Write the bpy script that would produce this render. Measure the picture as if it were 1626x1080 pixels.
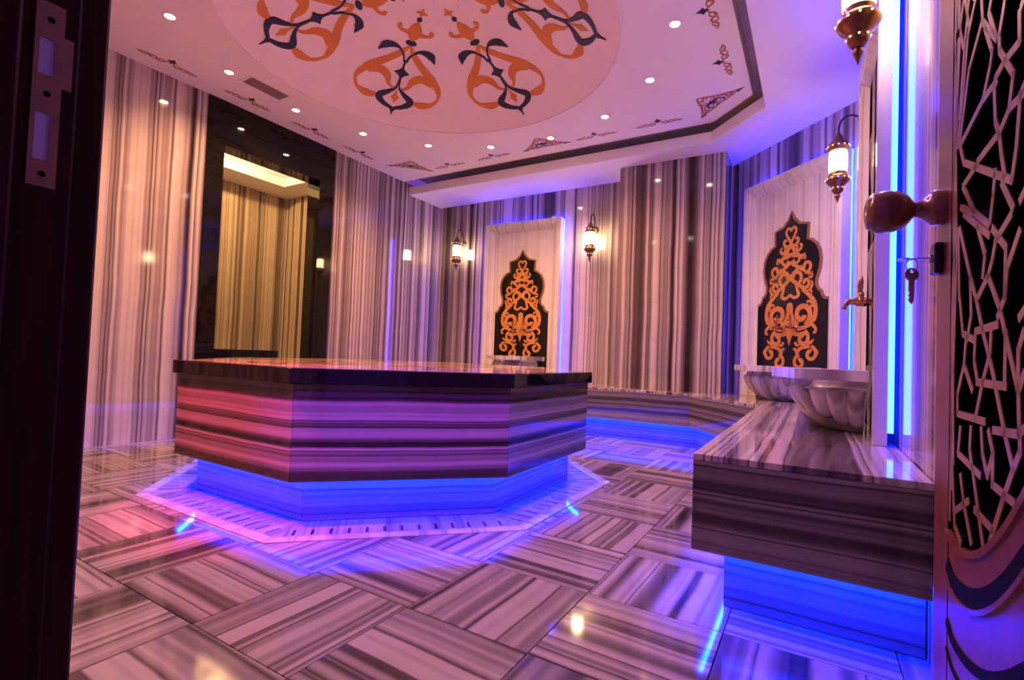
import bpy, bmesh, math, random
from mathutils import Vector, Matrix

# ------------------------------------------------------------------ clear
for o in list(bpy.data.objects):
    bpy.data.objects.remove(o, do_unlink=True)
scene = bpy.context.scene
COL = scene.collection

# ------------------------------------------------------------------ camera
cam_data = bpy.data.cameras.new('camera')
cam = bpy.data.objects.new('camera', cam_data)
COL.objects.link(cam)
right = Vector((0.8578563, 0.5125255, 0.0374184))
down = Vector((0.0168212, 0.0447693, -0.9988557))
fwd = Vector((-0.5136142, 0.8575041, 0.0297843))
cam.matrix_world = Matrix(((right.x, -down.x, -fwd.x, 0.0),
                           (right.y, -down.y, -fwd.y, 0.0),
                           (right.z, -down.z, -fwd.z, 0.78),
                           (0, 0, 0, 1)))
cam_data.sensor_fit = 'HORIZONTAL'
cam_data.sensor_width = 36.0
cam_data.lens = 36.0 * 799.43 / 1626.0
cam_data.clip_start = 0.02
cam_data.clip_end = 60
scene.camera = cam

# ------------------------------------------------------------------ world, exposure
world = bpy.data.worlds.new('world')
scene.world = world
world.use_nodes = True
bg = world.node_tree.nodes['Background']
bg.inputs['Color'].default_value = (0.22, 0.07, 0.60, 1)     # added violet fill light, entering through the open door
bg.inputs['Strength'].default_value = 0.5
scene.view_settings.view_transform = 'Standard'
scene.view_settings.look = 'None'
scene.view_settings.gamma = 1.0
scene.view_settings.use_curve_mapping = False
scene.view_settings.exposure = 0.45

# light levels
SPOT_W = 64.0
SPOT_COL = (1.0, 0.485, 0.225)
SPOT_LENS = 60.0
LED_BLUE = (0.0, 0.014, 1.0)
LED_STRENGTH = 400.0
LED_PANEL = 66.0
SCONCE_STRENGTH = 46.0
ANNEX_COL = (1.0, 0.57, 0.17)

# ------------------------------------------------------------------ helpers
random.seed(7)
PI = math.pi


def link(o, parent=None):
    COL.objects.link(o)
    if parent is not None:
        o.parent = parent
    return o


def tag(o, label, cat, group=None):
    o['label'] = label
    o['category'] = cat
    if group:
        o['group'] = group
    return o


def struct(o):
    o['kind'] = 'structure'
    return o


def thing(name, label, cat, loc=(0, 0, 0), rz=0.0, group=None):
    o = bpy.data.objects.new(name, None)
    o.empty_display_size = 0.05
    o.location = loc
    o.rotation_euler = (0, 0, rz)
    link(o)
    return tag(o, label, cat, group)


class MB:
    """collects geometry and turns it into one mesh"""

    def __init__(self):
        self.v = []
        self.f = []

    def add(self, vs, fs):
        b = len(self.v)
        self.v += [tuple(p) for p in vs]
        self.f += [tuple(b + i for i in q) for q in fs]
        return self

    def box(self, x0, x1, y0, y1, z0, z1):
        vs = [(x0, y0, z0), (x1, y0, z0), (x1, y1, z0), (x0, y1, z0),
              (x0, y0, z1), (x1, y0, z1), (x1, y1, z1), (x0, y1, z1)]
        fs = [(0, 3, 2, 1), (4, 5, 6, 7), (0, 1, 5, 4), (1, 2, 6, 5), (2, 3, 7, 6), (3, 0, 4, 7)]
        return self.add(vs, fs)

    def prism(self, poly, a, b, plane='xy'):
        """extrude a polygon; plane xy -> along z, plane xz -> along y"""
        n = len(poly)
        if plane == 'xy':
            vs = [(x, y, a) for x, y in poly] + [(x, y, b) for x, y in poly]
        else:
            vs = [(x, a, y) for x, y in poly] + [(x, b, y) for x, y in poly]
        fs = [tuple(range(n))[::-1], tuple(range(n, 2 * n))]
        fs += [(i, (i + 1) % n, n + (i + 1) % n, n + i) for i in range(n)]
        return self.add(vs, fs)

    def ribbon(self, pts, ws, a, b, plane='xz'):
        """flat band of varying width along a 2-d path, extruded from a to b"""
        n = len(pts)
        L, Rr = [], []
        for i in range(n):
            p = Vector(pts[max(i - 1, 0)])
            q = Vector(pts[min(i + 1, n - 1)])
            d = q - p
            if d.length < 1e-9:
                d = Vector((1, 0))
            d.normalize()
            nn = Vector((-d.y, d.x))
            c = Vector(pts[i])
            w = ws[i] / 2 if not isinstance(ws, (int, float)) else ws / 2
            L.append(c + nn * w)
            Rr.append(c - nn * w)
        vs = []
        for h in (a, b):
            for s in (L, Rr):
                for p in s:
                    vs.append((p.x, h, p.y) if plane == 'xz' else (p.x, p.y, h))
        fs = []
        for i in range(n - 1):
            l0, l1, r0, r1 = i, i + 1, n + i, n + i + 1
            fs += [(l0, r0, r1, l1), (2 * n + l0, 2 * n + l1, 2 * n + r1, 2 * n + r0),
                   (l0, l1, 2 * n + l1, 2 * n + l0), (r0, 2 * n + r0, 2 * n + r1, r1)]
        e = n - 1
        fs += [(0, 2 * n, 3 * n, n), (e, n + e, 3 * n + e, 2 * n + e)]
        return self.add(vs, fs)

    def tube(self, path, r, seg=10):
        n = len(path)
        P = [Vector(p) for p in path]
        up = None
        vs = []
        for i in range(n):
            d = (P[min(i + 1, n - 1)] - P[max(i - 1, 0)]).normalized()
            if up is None:
                up = Vector((0, 0, 1)) if abs(d.z) < 0.9 else Vector((1, 0, 0))
            side = d.cross(up)
            if side.length < 1e-6:
                side = d.orthogonal()
            side.normalize()
            up = side.cross(d).normalized()
            rr = r[i] if not isinstance(r, (int, float)) else r
            for k in range(seg):
                a = 2 * PI * k / seg
                vs.append(P[i] + side * (math.cos(a) * rr) + up * (math.sin(a) * rr))
        fs = []
        for i in range(n - 1):
            for k in range(seg):
                k2 = (k + 1) % seg
                fs.append((i * seg + k, i * seg + k2, (i + 1) * seg + k2, (i + 1) * seg + k))
        fs.append(tuple(range(seg))[::-1])
        fs.append(tuple((n - 1) * seg + k for k in range(seg)))
        return self.add(vs, fs)

    def lathe(self, prof, seg=24, axis='z', c=(0, 0, 0), a0=0.0, a1=2 * PI, flute=None, caps=True):
        """revolve (r, h) profile; flute(r, h, angle) may change the radius"""
        full = abs(a1 - a0 - 2 * PI) < 1e-6
        m = seg if full else seg + 1
        vs = []
        for r, h in prof:
            for k in range(m):
                a = a0 + (a1 - a0) * k / seg
                rr = flute(r, h, a) if flute else r
                x, y = math.cos(a) * rr, math.sin(a) * rr
                if axis == 'z':
                    vs.append((c[0] + x, c[1] + y, c[2] + h))
                elif axis == 'x':
                    vs.append((c[0] + h, c[1] + x, c[2] + y))
                else:
                    vs.append((c[0] + x, c[1] + h, c[2] + y))
        fs = []
        for i in range(len(prof) - 1):
            for k in range(seg):
                k2 = (k + 1) % m
                fs.append((i * m + k, i * m + k2, (i + 1) * m + k2, (i + 1) * m + k))
        if full and caps:
            fs.append(tuple(range(m))[::-1])
            fs.append(tuple((len(prof) - 1) * m + k for k in range(m)))
        return self.add(vs, fs)

    def mesh(self, name, mat=None, smooth=False, bevel=0.0, seg=1):
        me = bpy.data.meshes.new(name)
        me.from_pydata(self.v, [], self.f)
        bm = bmesh.new()
        bm.from_mesh(me)
        bmesh.ops.remove_doubles(bm, verts=bm.verts, dist=1e-6)
        bmesh.ops.recalc_face_normals(bm, faces=bm.faces)
        if bevel:
            ed = [e for e in bm.edges if len(e.link_faces) == 2 and e.calc_face_angle(0) > 0.5]
            bmesh.ops.bevel(bm, geom=ed, offset=bevel, segments=seg, affect='EDGES', profile=0.5)
        bm.to_mesh(me)
        bm.free()
        if smooth:
            me.polygons.foreach_set('use_smooth', [True] * len(me.polygons))
            me.update()
        if mat:
            me.materials.append(mat)
        return me

    def build(self, name, mat, parent=None, smooth=False, bevel=0.0, seg=1, loc=None, rz=0.0):
        me = self.mesh(name, mat, smooth, bevel, seg)
        if smooth == 'auto':
            pass
        o = bpy.data.objects.new(name, me)
        if loc is not None:
            o.location = loc
        o.rotation_euler = (0, 0, rz)
        return link(o, parent)


def autosmooth(o, ang=0.6):
    """smooth shading with sharp edges kept"""
    me = o.data
    bm = bmesh.new()
    bm.from_mesh(me)
    for e in bm.edges:
        e.smooth = not (len(e.link_faces) == 2 and e.calc_face_angle(0) > ang)
    for f_ in bm.faces:
        f_.smooth = True
    bm.to_mesh(me)
    bm.free()
    return o


def place(me, name, parent=None, loc=(0, 0, 0), rz=0.0):
    o = bpy.data.objects.new(name, me)
    o.location = loc
    o.rotation_euler = (0, 0, rz)
    return link(o, parent)


def copy_tree(o, parent=None):
    c = o.copy()
    COL.objects.link(c)
    c.parent = parent
    for ch in list(o.children):
        copy_tree(ch, c)
    return c


def smoothpath(pts, k=6):
    """Catmull-Rom through 2-d/3-d points"""
    P = [Vector(p) for p in pts]
    out = []
    for i in range(len(P) - 1):
        p0 = P[i - 1] if i else P[0] * 2 - P[1]
        p1, p2 = P[i], P[i + 1]
        p3 = P[i + 2] if i + 2 < len(P) else P[-1] * 2 - P[-2]
        for j in range(k):
            t = j / k
            out.append(0.5 * ((2 * p1) + (p2 - p0) * t + (2 * p0 - 5 * p1 + 4 * p2 - p3) * t * t
                              + (-p0 + 3 * p1 - 3 * p2 + p3) * t ** 3))
    out.append(P[-1])
    return out


def lerp_list(vals, n):
    out = []
    for i in range(n):
        t = i / (n - 1) * (len(vals) - 1)
        k = min(int(t), len(vals) - 2)
        out.append(vals[k] + (vals[k + 1] - vals[k]) * (t - k))
    return out


# ------------------------------------------------------------------ materials
def new_mat(name):
    m = bpy.data.materials.new(name)
    m.use_nodes = True
    nt = m.node_tree
    return m, nt, nt.nodes['Principled BSDF']


def N(nt, kind, **kw):
    n = nt.nodes.new(kind)
    for k, v in kw.items():
        setattr(n, k, v)
    return n


def math_node(nt, op, a, b=None):
    n = N(nt, 'ShaderNodeMath', operation=op)
    for i, x in enumerate((a, b)):
        if x is None:
            continue
        if isinstance(x, (int, float)):
            n.inputs[i].default_value = x
        else:
            nt.links.new(x, n.inputs[i])
    return n.outputs[0]


def ramp(nt, fac, stops):
    r = N(nt, 'ShaderNodeValToRGB')
    el = r.color_ramp.elements
    while len(el) < len(stops):
        el.new(0.5)
    for e, (p, c) in zip(el, stops):
        e.position = p
        e.color = (c[0], c[1], c[2], 1)
    nt.links.new(fac, r.inputs[0])
    return r.outputs[0]


def plain(name, col, rough=0.5, metal=0.0, spec=0.5, vary=0.06, scale=6.0, coat=0.0):
    """one colour with a faint procedural mottling"""
    m, nt, b = new_mat(name)
    tc = N(nt, 'ShaderNodeTexCoord')
    no = N(nt, 'ShaderNodeTexNoise')
    no.inputs['Scale'].default_value = scale
    no.inputs['Detail'].default_value = 4
    nt.links.new(tc.outputs['Object'], no.inputs['Vector'])
    lo = tuple(max(0, c * (1 - vary)) for c in col)
    hi = tuple(min(1, c * (1 + vary)) for c in col)
    nt.links.new(ramp(nt, no.outputs[0], [(0.3, lo), (0.7, hi)]), b.inputs['Base Color'])
    b.inputs['Roughness'].default_value = rough
    b.inputs['Metallic'].default_value = metal
    b.inputs['Specular IOR Level'].default_value = spec
    b.inputs['Coat Weight'].default_value = coat
    return m


def emit(name, col, strength):
    m, nt, b = new_mat(name)
    b.inputs['Base Color'].default_value = (col[0] * .5 + .2, col[1] * .5 + .2, col[2] * .5 + .2, 1)
    b.inputs['Emission Color'].default_value = (*col, 1)
    b.inputs['Emission Strength'].default_value = strength
    return m


LIGHT = (0.58, 0.49, 0.46)
MIDL = (0.32, 0.255, 0.245)
MIDD = (0.130, 0.092, 0.092)
DARK = (0.030, 0.022, 0.025)


def marble(name, axis, freq=9.0, rand=True, rough=0.07, offset=0.0, fine_mix=0.85, light=LIGHT, midl=MIDL, midd=MIDD, dark=DARK):
    """striped marble: bands of several widths across one axis, slightly wavy"""
    m, nt, b = new_mat(name)
    tc = N(nt, 'ShaderNodeTexCoord')
    sp = N(nt, 'ShaderNodeSeparateXYZ')
    nt.links.new(tc.outputs['Object'], sp.inputs[0])
    c = sp.outputs[axis]
    wp = N(nt, 'ShaderNodeTexNoise')
    wp.inputs['Scale'].default_value = 1.3
    wp.inputs['Detail'].default_value = 2
    nt.links.new(tc.outputs['Object'], wp.inputs['Vector'])
    w = math_node(nt, 'MULTIPLY', math_node(nt, 'SUBTRACT', wp.outputs[0], 0.5), 0.035)
    c = math_node(nt, 'ADD', c, w)
    if rand:
        oi = N(nt, 'ShaderNodeObjectInfo')
        c = math_node(nt, 'ADD', c, math_node(nt, 'MULTIPLY', oi.outputs['Random'], 53.0))
    c = math_node(nt, 'ADD', c, offset)

    def n1(scale, detail, add):
        n = N(nt, 'ShaderNodeTexNoise', noise_dimensions='1D')
        n.inputs['Scale'].default_value = scale
        n.inputs['Detail'].default_value = detail
        n.inputs['Roughness'].default_value = 0.6
        nt.links.new(math_node(nt, 'ADD', c, add), n.inputs['W'])
        return n.outputs[0]
    base = ramp(nt, n1(freq, 3.0, 0.0),
                [(0.24, dark), (0.35, midd), (0.41, midl), (0.46, light), (0.505, midl), (0.53, tuple(c * .7 for c in midd)),
                 (0.56, light), (0.62, light), (0.67, midl), (0.73, dark), (0.80, midd)])
    fine = ramp(nt, n1(freq * 3.4, 2.0, 17.3),
                [(0.32, (0.22, 0.20, 0.21)), (0.43, (0.74, 0.71, 0.71)), (0.52, (1, 1, 1)), (0.70, (1, 1, 1))])
    mx = N(nt, 'ShaderNodeMix', data_type='RGBA', blend_type='MULTIPLY')
    mx.inputs[0].default_value = fine_mix
    nt.links.new(base, mx.inputs[6])
    nt.links.new(fine, mx.inputs[7])
    # faint clouding so the bands are not ruler-flat
    cl = N(nt, 'ShaderNodeTexNoise')
    cl.inputs['Scale'].default_value = 7
    cl.inputs['Detail'].default_value = 5
    nt.links.new(tc.outputs['Object'], cl.inputs['Vector'])
    mx2 = N(nt, 'ShaderNodeMix', data_type='RGBA', blend_type='MULTIPLY')
    mx2.inputs[0].default_value = 0.35
    nt.links.new(mx.outputs[2], mx2.inputs[6])
    nt.links.new(ramp(nt, cl.outputs[0], [(0.3, (0.7, 0.7, 0.7)), (0.65, (1, 1, 1))]), mx2.inputs[7])
    nt.links.new(mx2.outputs[2], b.inputs['Base Color'])
    b.inputs['Roughness'].default_value = rough
    b.inputs['Specular IOR Level'].default_value = 0.5
    return m


def wood(name, c0, c1, axis_scale=(9, 9, 0.7), rough=0.3, coat=0.3):
    m, nt, b = new_mat(name)
    tc = N(nt, 'ShaderNodeTexCoord')
    mp = N(nt, 'ShaderNodeMapping')
    mp.inputs['Scale'].default_value = axis_scale
    nt.links.new(tc.outputs['Object'], mp.inputs['Vector'])
    no = N(nt, 'ShaderNodeTexNoise')
    no.inputs['Scale'].default_value = 5
    no.inputs['Detail'].default_value = 6
    no.inputs['Distortion'].default_value = 0.6
    nt.links.new(mp.outputs[0], no.inputs['Vector'])
    nt.links.new(ramp(nt, no.outputs[0], [(0.3, c0), (0.7, c1)]), b.inputs['Base Color'])
    b.inputs['Roughness'].default_value = rough
    b.inputs['Specular IOR Level'].default_value = 0.5 if coat else 0.12
    b.inputs['Coat Weight'].default_value = coat
    b.inputs['Coat Roughness'].default_value = 0.15
    return m


M = {}
M['wall'] = marble('striped_marble_vertical', 0, 3.2, fine_mix=0.6, light=(.62, .52, .475), midl=(.33, .255, .235), midd=(.12, .082, .078), dark=(.026, .018, .019))
M['tile'] = marble('striped_marble_tile', 0, 3.9, fine_mix=0.5, light=(.36, .285, .27), midl=(.215, .165, .16), midd=(.095, .068, .070), dark=(.026, .018, .020))
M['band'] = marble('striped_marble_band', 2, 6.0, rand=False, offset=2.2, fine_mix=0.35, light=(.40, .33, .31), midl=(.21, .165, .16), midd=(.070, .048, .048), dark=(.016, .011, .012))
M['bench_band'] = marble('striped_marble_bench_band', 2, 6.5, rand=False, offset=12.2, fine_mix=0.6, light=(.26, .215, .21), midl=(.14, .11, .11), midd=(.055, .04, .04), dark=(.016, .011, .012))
M['bench_top'] = marble('striped_marble_bench_top', 0, 5.0, rand=True, offset=1.7)
M['basin'] = marble('basin_marble', 0, 5.0, rand=True, light=(.66, .6, .58), midl=(.55, .49, .48), midd=(.36, .3, .3), dark=(.22, .18, .18), rough=0.12, fine_mix=0.5)
M['plinth'] = marble('plinth_marble', 2, 4.0, rand=False, offset=9.4, fine_mix=0.5, light=(.21, .20, .22), midl=(.15, .14, .155), midd=(.08, .072, .08), dark=(.03, .028, .032))
M['grate'] = marble('grating_stone', 0, 5.0, light=(.27, .255, .27), midl=(.22, .205, .22), midd=(.17, .155, .165), dark=(.11, .10, .11), fine_mix=0.3, rough=0.15)
M['border'] = marble('border_stone', 0, 4.0, light=(.46, .42, .42), midl=(.40, .36, .36), midd=(.33, .29, .29), dark=(.24, .21, .21), fine_mix=0.3)
M['white'] = marble('white_marble', 0, 6.0, rand=True, light=(.80, .745, .70), midl=(.79, .735, .69), midd=(.74, .68, .635), dark=(.66, .59, .55), rough=0.12, fine_mix=0.12)
M['granite'] = plain('black_granite', (0.007, 0.006, 0.006), 0.04, spec=0.3, vary=0.3, scale=90)
M['ink'] = plain('black_inlay', (0.008, 0.007, 0.010), 0.12, vary=0.3, scale=60)
M['gold'] = plain('ochre_gold', (0.60, 0.245, 0.060), 0.38, vary=0.12, scale=12)
M['gold_edge'] = plain('bronze_edging', (0.26, 0.12, 0.055), 0.3, vary=0.15, scale=12)
M['plaster'] = plain('white_ceiling_plaster', (0.84, 0.80, 0.80), 0.75, spec=0.15, vary=0.015)
M['dome'] = plain('rose_dome_plaster', (0.88, 0.81, 0.79), 0.55, spec=0.2, vary=0.02)
M['orange'] = plain('burnt_orange_ornament', (0.66, 0.235, 0.040), 0.5, vary=0.06, scale=8)
M['orange_gloss'] = plain('orange_inlay_stone', (0.50, 0.17, 0.05), 0.06, vary=0.1, scale=8)
M['navy'] = plain('navy_ornament', (0.010, 0.012, 0.055), 0.45, vary=0.15)
M['rust'] = plain('rust_stencil', (0.42, 0.16, 0.09), 0.6, vary=0.1)
M['grout'] = plain('dark_grout', (0.10, 0.08, 0.085), 0.7, vary=0.2)
M['slot'] = plain('dark_channel', (0.01, 0.01, 0.014), 0.6, vary=0.2)
M['bronze'] = plain('antique_bronze', (0.26, 0.125, 0.050), 0.30, metal=0.9, vary=0.35, scale=40)
M['iron'] = plain('dark_iron', (0.035, 0.025, 0.025), 0.35, metal=0.8, vary=0.2)
M['brass'] = plain('tap_brass', (0.50, 0.27, 0.14), 0.2, metal=1.0, vary=0.15, scale=30)
M['steel'] = plain('key_steel', (0.62, 0.60, 0.62), 0.38, metal=0.75, vary=0.08, scale=30)
M['plate'] = plain('bronze_plate', (0.36, 0.20, 0.12), 0.4, metal=0.55, vary=0.12, scale=25)
M['lockbox'] = plain('lock_recess', (0.55, 0.50, 0.60), 0.35, metal=0.2, vary=0.1)
M['wood'] = wood('door_wood', (0.15, 0.034, 0.016), (0.25, 0.066, 0.032))
M['wood_lattice'] = wood('lattice_wood', (0.30, 0.14, 0.08), (0.42, 0.21, 0.12), rough=0.28)
M['wood_knob'] = wood('knob_wood', (0.16, 0.055, 0.025), (0.26, 0.095, 0.040), axis_scale=(1.5, 9, 9), rough=0.18, coat=0.6)
M['wood_dark'] = wood('jamb_wood', (0.016, 0.0035, 0.002), (0.040, 0.009, 0.005), rough=0.5, coat=0.0)
M['backing'] = plain('lattice_backing', (0.034, 0.021, 0.016), 0.25, vary=0.4, scale=25)
M['groove_and_shade'] = plain('black_groove_and_shade', (0.003, 0.002, 0.003), 0.6, spec=0.06, vary=0.2)  # door grooves, and the shade painted on the lattice strap sides
M['cream'] = plain('cream_inlay_marble', (0.50, 0.35, 0.26), 0.06, vary=0.12, scale=3)
M['vent'] = plain('vent_metal', (0.30, 0.22, 0.20), 0.5, vary=0.1)
M['led'] = emit('blue_led', LED_BLUE, LED_STRENGTH)
M['led_panel'] = emit('blue_led_panel', (0.003, 0.016, 1.0), LED_PANEL)
M['lens'] = emit('spot_lens', (1.0, 0.80, 0.55), SPOT_LENS)
M['annex_led'] = emit('warm_cove_led', (1.0, 0.84, 0.60), 12.0)


def sconce_glass():
    m, nt, b = new_mat('crackled_lamp_glass')
    tc = N(nt, 'ShaderNodeTexCoord')
    vo = N(nt, 'ShaderNodeTexVoronoi', feature='DISTANCE_TO_EDGE')
    vo.inputs['Scale'].default_value = 32
    nt.links.new(tc.outputs['Object'], vo.inputs['Vector'])
    st = ramp(nt, vo.outputs['Distance'], [(0.0, (0.05, 0.02, 0.008)), (0.06, (1.0, 0.60, 0.28)), (0.2, (1.0, 0.72, 0.42))])
    nt.links.new(st, b.inputs['Emission Color'])
    b.inputs['Emission Strength'].default_value = SCONCE_STRENGTH
    b.inputs['Base Color'].default_value = (0.8, 0.7, 0.6, 1)
    b.inputs['Roughness'].default_value = 0.2
    return m


M['glass'] = sconce_glass()

# ------------------------------------------------------------------ room dimensions (metres)
XL, XR, YB, YF = -4.45, 0.277, 5.38, 0.286
Z_CEIL, Z_SOFF, Z_LIP = 2.905, 2.765, 2.868
DC, DR, RISE = (-2.36, 2.635), 1.335, 0.385
BZ = 0.49                                  # bench top


def slab_wall(name, p0, p1, z0, z1, width, mat, depth=0.06, gap=0.0015, skip=None, inset=0.0):
    """a wall from p0 to p1 (room side on the left-hand normal given by -y of the local frame) faced with slabs"""
    p0, p1 = Vector(p0), Vector(p1)
    d = p1 - p0
    L = d.length
    rz = math.atan2(d.y, d.x)
    back = MB().box(inset, L - inset, 0.021, 0.021 + depth, z0, z1)
    if skip:
        back = MB()
        for (a, b, za, zb) in skip['solid']:
            back.box(a, b, 0.021, 0.021 + depth, za, zb)
    w = struct(back.build(name, M['grout'], loc=(p0.x, p0.y, 0), rz=rz))
    regs = skip['solid'] if skip else [(0, L, z0, z1)]
    for (a, b, za, zb) in regs:
        n = max(1, round((b - a) / width))
        sw = (b - a) / n
        me = MB().box(gap / 2, sw - gap / 2, 0, 0.02, za + 0.0005, zb).mesh('slab', mat, bevel=0.0008)
        for k in range(n):
            place(me, 'slab', w, (a + k * sw, 0, 0), 0)
    return w


# ---- floor
floor = struct(MB().box(XL - .1, XR + .1, -0.9, YB + .1, -0.10, -0.05).build('floor', M['grout']))
TX, TY = 0.42, 0.41
tile_a = MB().box(-TX / 2 + .0012, TX / 2 - .0012, -TY / 2 + .0012, TY / 2 - .0012, -0.05, 0).mesh('tile', M['tile'], bevel=0.0012)
tile_b = MB().box(-TY / 2 + .0012, TY / 2 - .0012, -TX / 2 + .0012, TX / 2 - .0012, -0.05, 0).mesh('tile', M['tile'], bevel=0.0012)
TC = Vector((-2.385, 2.535))               # centre of the navel stone


def octd(x, y):
    x, y = abs(x - TC.x), abs(y - TC.y)
    return max(x, y, (x + y) * math.sqrt(.5))


for i in range(-1, 12):
    for j in range(-3, 12):
        x = -0.21 + TX / 2 - TX * i
        y = 0.78 + TY / 2 + TY * (j)
        if x - TX / 2 > XR or x + TX / 2 < XL or y - TY / 2 > YB or y < -0.5:
            continue
        far = max(octd(x + sx * TX / 2, y + sy * TY / 2) for sx in (-1, 1) for sy in (-1, 1))
        if far < 1.15:
            continue
        par = (i + j) % 2
        near = octd(x, y) - .30
        if near < 1.30:
            # cut along the drain border: keep only what lies outside the octagon
            rem = [(x - TX / 2 + .0012, y - TY / 2 + .0012), (x + TX / 2 - .0012, y - TY / 2 + .0012),
                   (x + TX / 2 - .0012, y + TY / 2 - .0012), (x - TX / 2 + .0012, y + TY / 2 - .0012)]
            cut = MB()
            for k in range(8):
                a = k * PI / 4
                nx, ny = math.cos(a), math.sin(a)

                def side(p):
                    return (p[0] - TC.x) * nx + (p[1] - TC.y) * ny - 1.3015

                def clip(poly, sg):
                    out = []
                    for q in range(len(poly)):
                        p0_, p1_ = poly[q], poly[(q + 1) % len(poly)]
                        d0, d1 = side(p0_) * sg, side(p1_) * sg
                        if d0 >= 0:
                            out.append(p0_)
                        if d0 * d1 < 0:
                            t_ = d0 / (d0 - d1)
                            out.append((p0_[0] + (p1_[0] - p0_[0]) * t_, p0_[1] + (p1_[1] - p0_[1]) * t_))
                    return out
                if len(rem) < 3:
                    break
                outp = clip(rem, 1)
                if len(outp) >= 3:
                    cut.prism([((u - x) if par else (w_ - y), (w_ - y) if par else -(u - x)) for u, w_ in outp], -.05, 0)
                rem = clip(rem, -1)
            if cut.v:
                place(cut.mesh('tile', M['tile']), 'tile', floor, (x, y, 0), 0 if par else PI / 2)
            continue
        place(tile_a if par else tile_b, 'tile', floor, (x, y, 0), 0 if par else PI / 2)

# ---- walls
portal = (2.26, 3.58)
P0, P1 = portal[0] - YF, portal[1] - YF    # along the left wall measured from the front
# local x runs from front (YF) to back (YB); the room lies on local -y, i.e. +x of the room: walk from back to front
LW = YB - YF
slab_wall('wall_left', (XL, YF), (XL, YB), 0, Z_CEIL, 0.59, M['wall'],
          skip={'solid': [(0, P0, 0, Z_CEIL), (P1, LW, 0, Z_CEIL)]})
slab_wall('wall_back', (XL, YB), (-1.755, YB), 0, Z_SOFF, 0.60, M['wall'])
slab_wall('wall_pier', (-1.755, 5.0), (-0.727, 5.0), 0, Z_SOFF, 0.52, M['wall'], depth=0.3, inset=0.025)
slab_wall('wall_pier_side', (-1.755, YB), (-1.755, 5.024), 0, Z_SOFF, 0.5, M['wall'])
slab_wall('wall_pier_return', (-0.727, 5.024), (-0.727, 5.37), 0, Z_SOFF, 0.5, M['wall'])
slab_wall('wall_diagonal', (-0.727, 5.422), (XR, 4.418), 0, Z_SOFF, 0.5, M['wall'])
slab_wall('wall_right', (XR, 4.418), (XR, YF), 0, Z_SOFF, 0.52, M['wall'])
slab_wall('wall_front', (-0.92, YF), (XL, YF), 0, Z_CEIL, 0.59, M['wall'], depth=0.2)
struct(MB().box(-0.92, XR + .1, YF - .22, YF, 2.16, Z_CEIL).build('wall_front_lintel', M['grout']))
struct(MB().box(.235, XR + .1, YF - .22, YF, 0, 2.16).build('wall_front_pier', M['grout']))

# ---- ceiling: flat ring, dome, dropped soffit
PANEL = [(XL - .02, .66), (-.795, .624), (-.443, .975), (-.443, 4.295), (-.795, 4.646), (XL - .02, 4.646)]
PANEL[0] = (XL - .02, .624)
cb = MB()
angs = [2 * PI * k / 96 for k in range(96)] + [math.atan2(y - DC[1], x - DC[0]) % (2 * PI) for x, y in PANEL]
angs = sorted(set(round(a, 6) for a in angs))


def panel_hit(ca, sa):
    best = 1e9
    for q in range(len(PANEL)):
        (ax, ay), (bx_, by_) = PANEL[q], PANEL[(q + 1) % len(PANEL)]
        ex, ey = bx_ - ax, by_ - ay
        den = ca * ey - sa * ex
        if abs(den) < 1e-9:
            continue
        t_ = ((ax - DC[0]) * ey - (ay - DC[1]) * ex) / den
        if t_ > 0:
            best = min(best, t_)
    return best


inner, outer = [], []
for a in angs:
    ca, sa = math.cos(a), math.sin(a)
    inner.append((DC[0] + DR * ca, DC[1] + DR * sa, Z_CEIL))
    t = panel_hit(ca, sa)
    outer.append((DC[0] + t * ca, DC[1] + t * sa, Z_CEIL))
na = len(angs)
upper = [(p[0], p[1], 3.03) for p in outer]
cb.add(inner + outer + upper, [(k, (k + 1) % na, na + (k + 1) % na, na + k) for k in range(na)]
       + [(na + k, na + (k + 1) % na, 2 * na + (k + 1) % na, 2 * na + k) for k in range(na)])
x0, x1, y0, y1 = XL - .02, 0.36, 0.1, 5.46
cb.box(x0, x1, y0, y1, 3.36, 3.40)
# raised trough above the lip
cb.box(x0, x1, 4.25, y1, 3.03, 3.05).box(-.82, x1, y0, 4.25, 3.03, 3.05).box(x0, -.82, y0, 1.0, 3.03, 3.05)
ceiling = struct(cb.build('ceiling', M['plaster']))


def dome_z(r):
    return Z_CEIL + RISE * max(0.0, 1 - (r / DR) ** 2)


prof = [(DR * math.sqrt(1 - (1 - t) ** 2) if False else DR * (1 - t), 0) for t in [i / 16 for i in range(17)]]
db = MB()
db.lathe([(max(r, 0.0005), dome_z(r)) for r, _ in prof], seg=96, c=(DC[0], DC[1], 0), caps=False)
dome = db.build('dome', M['dome'], ceiling, smooth=True)
edge = MB()
edge.lathe([(DR + .012, Z_CEIL - .0002), (DR + .012, Z_CEIL - .006), (DR - .004, Z_CEIL - .006), (DR - .004, Z_CEIL + .004)], seg=96, c=(DC[0], DC[1], 0), caps=False)
edge.build('dome_edge', M['plaster'], ceiling)

inn = [(-.82, 4.74), (-.35, 4.26), (-.35, 1.01), (-.82, .53)]
sof = MB()
sof.prism([(XL - .0, YF - .1), (XR + .05, YF - .1), (XR + .05, YB + .05), (XL, YB + .05), (XL, 4.74), inn[0], inn[1], inn[2], inn[3], (XL, .53)], Z_SOFF, Z_LIP)
soffit = sof.build('soffit', M['plaster'], ceiling, bevel=0.003)

MB().box(XL, XR + .1, YB + .03, YB + .05, Z_LIP, 3.03).box(XR + .03, XR + .05, YF, YB, Z_LIP, 3.03).build('trough_wall', M['plaster'], ceiling)
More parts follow.
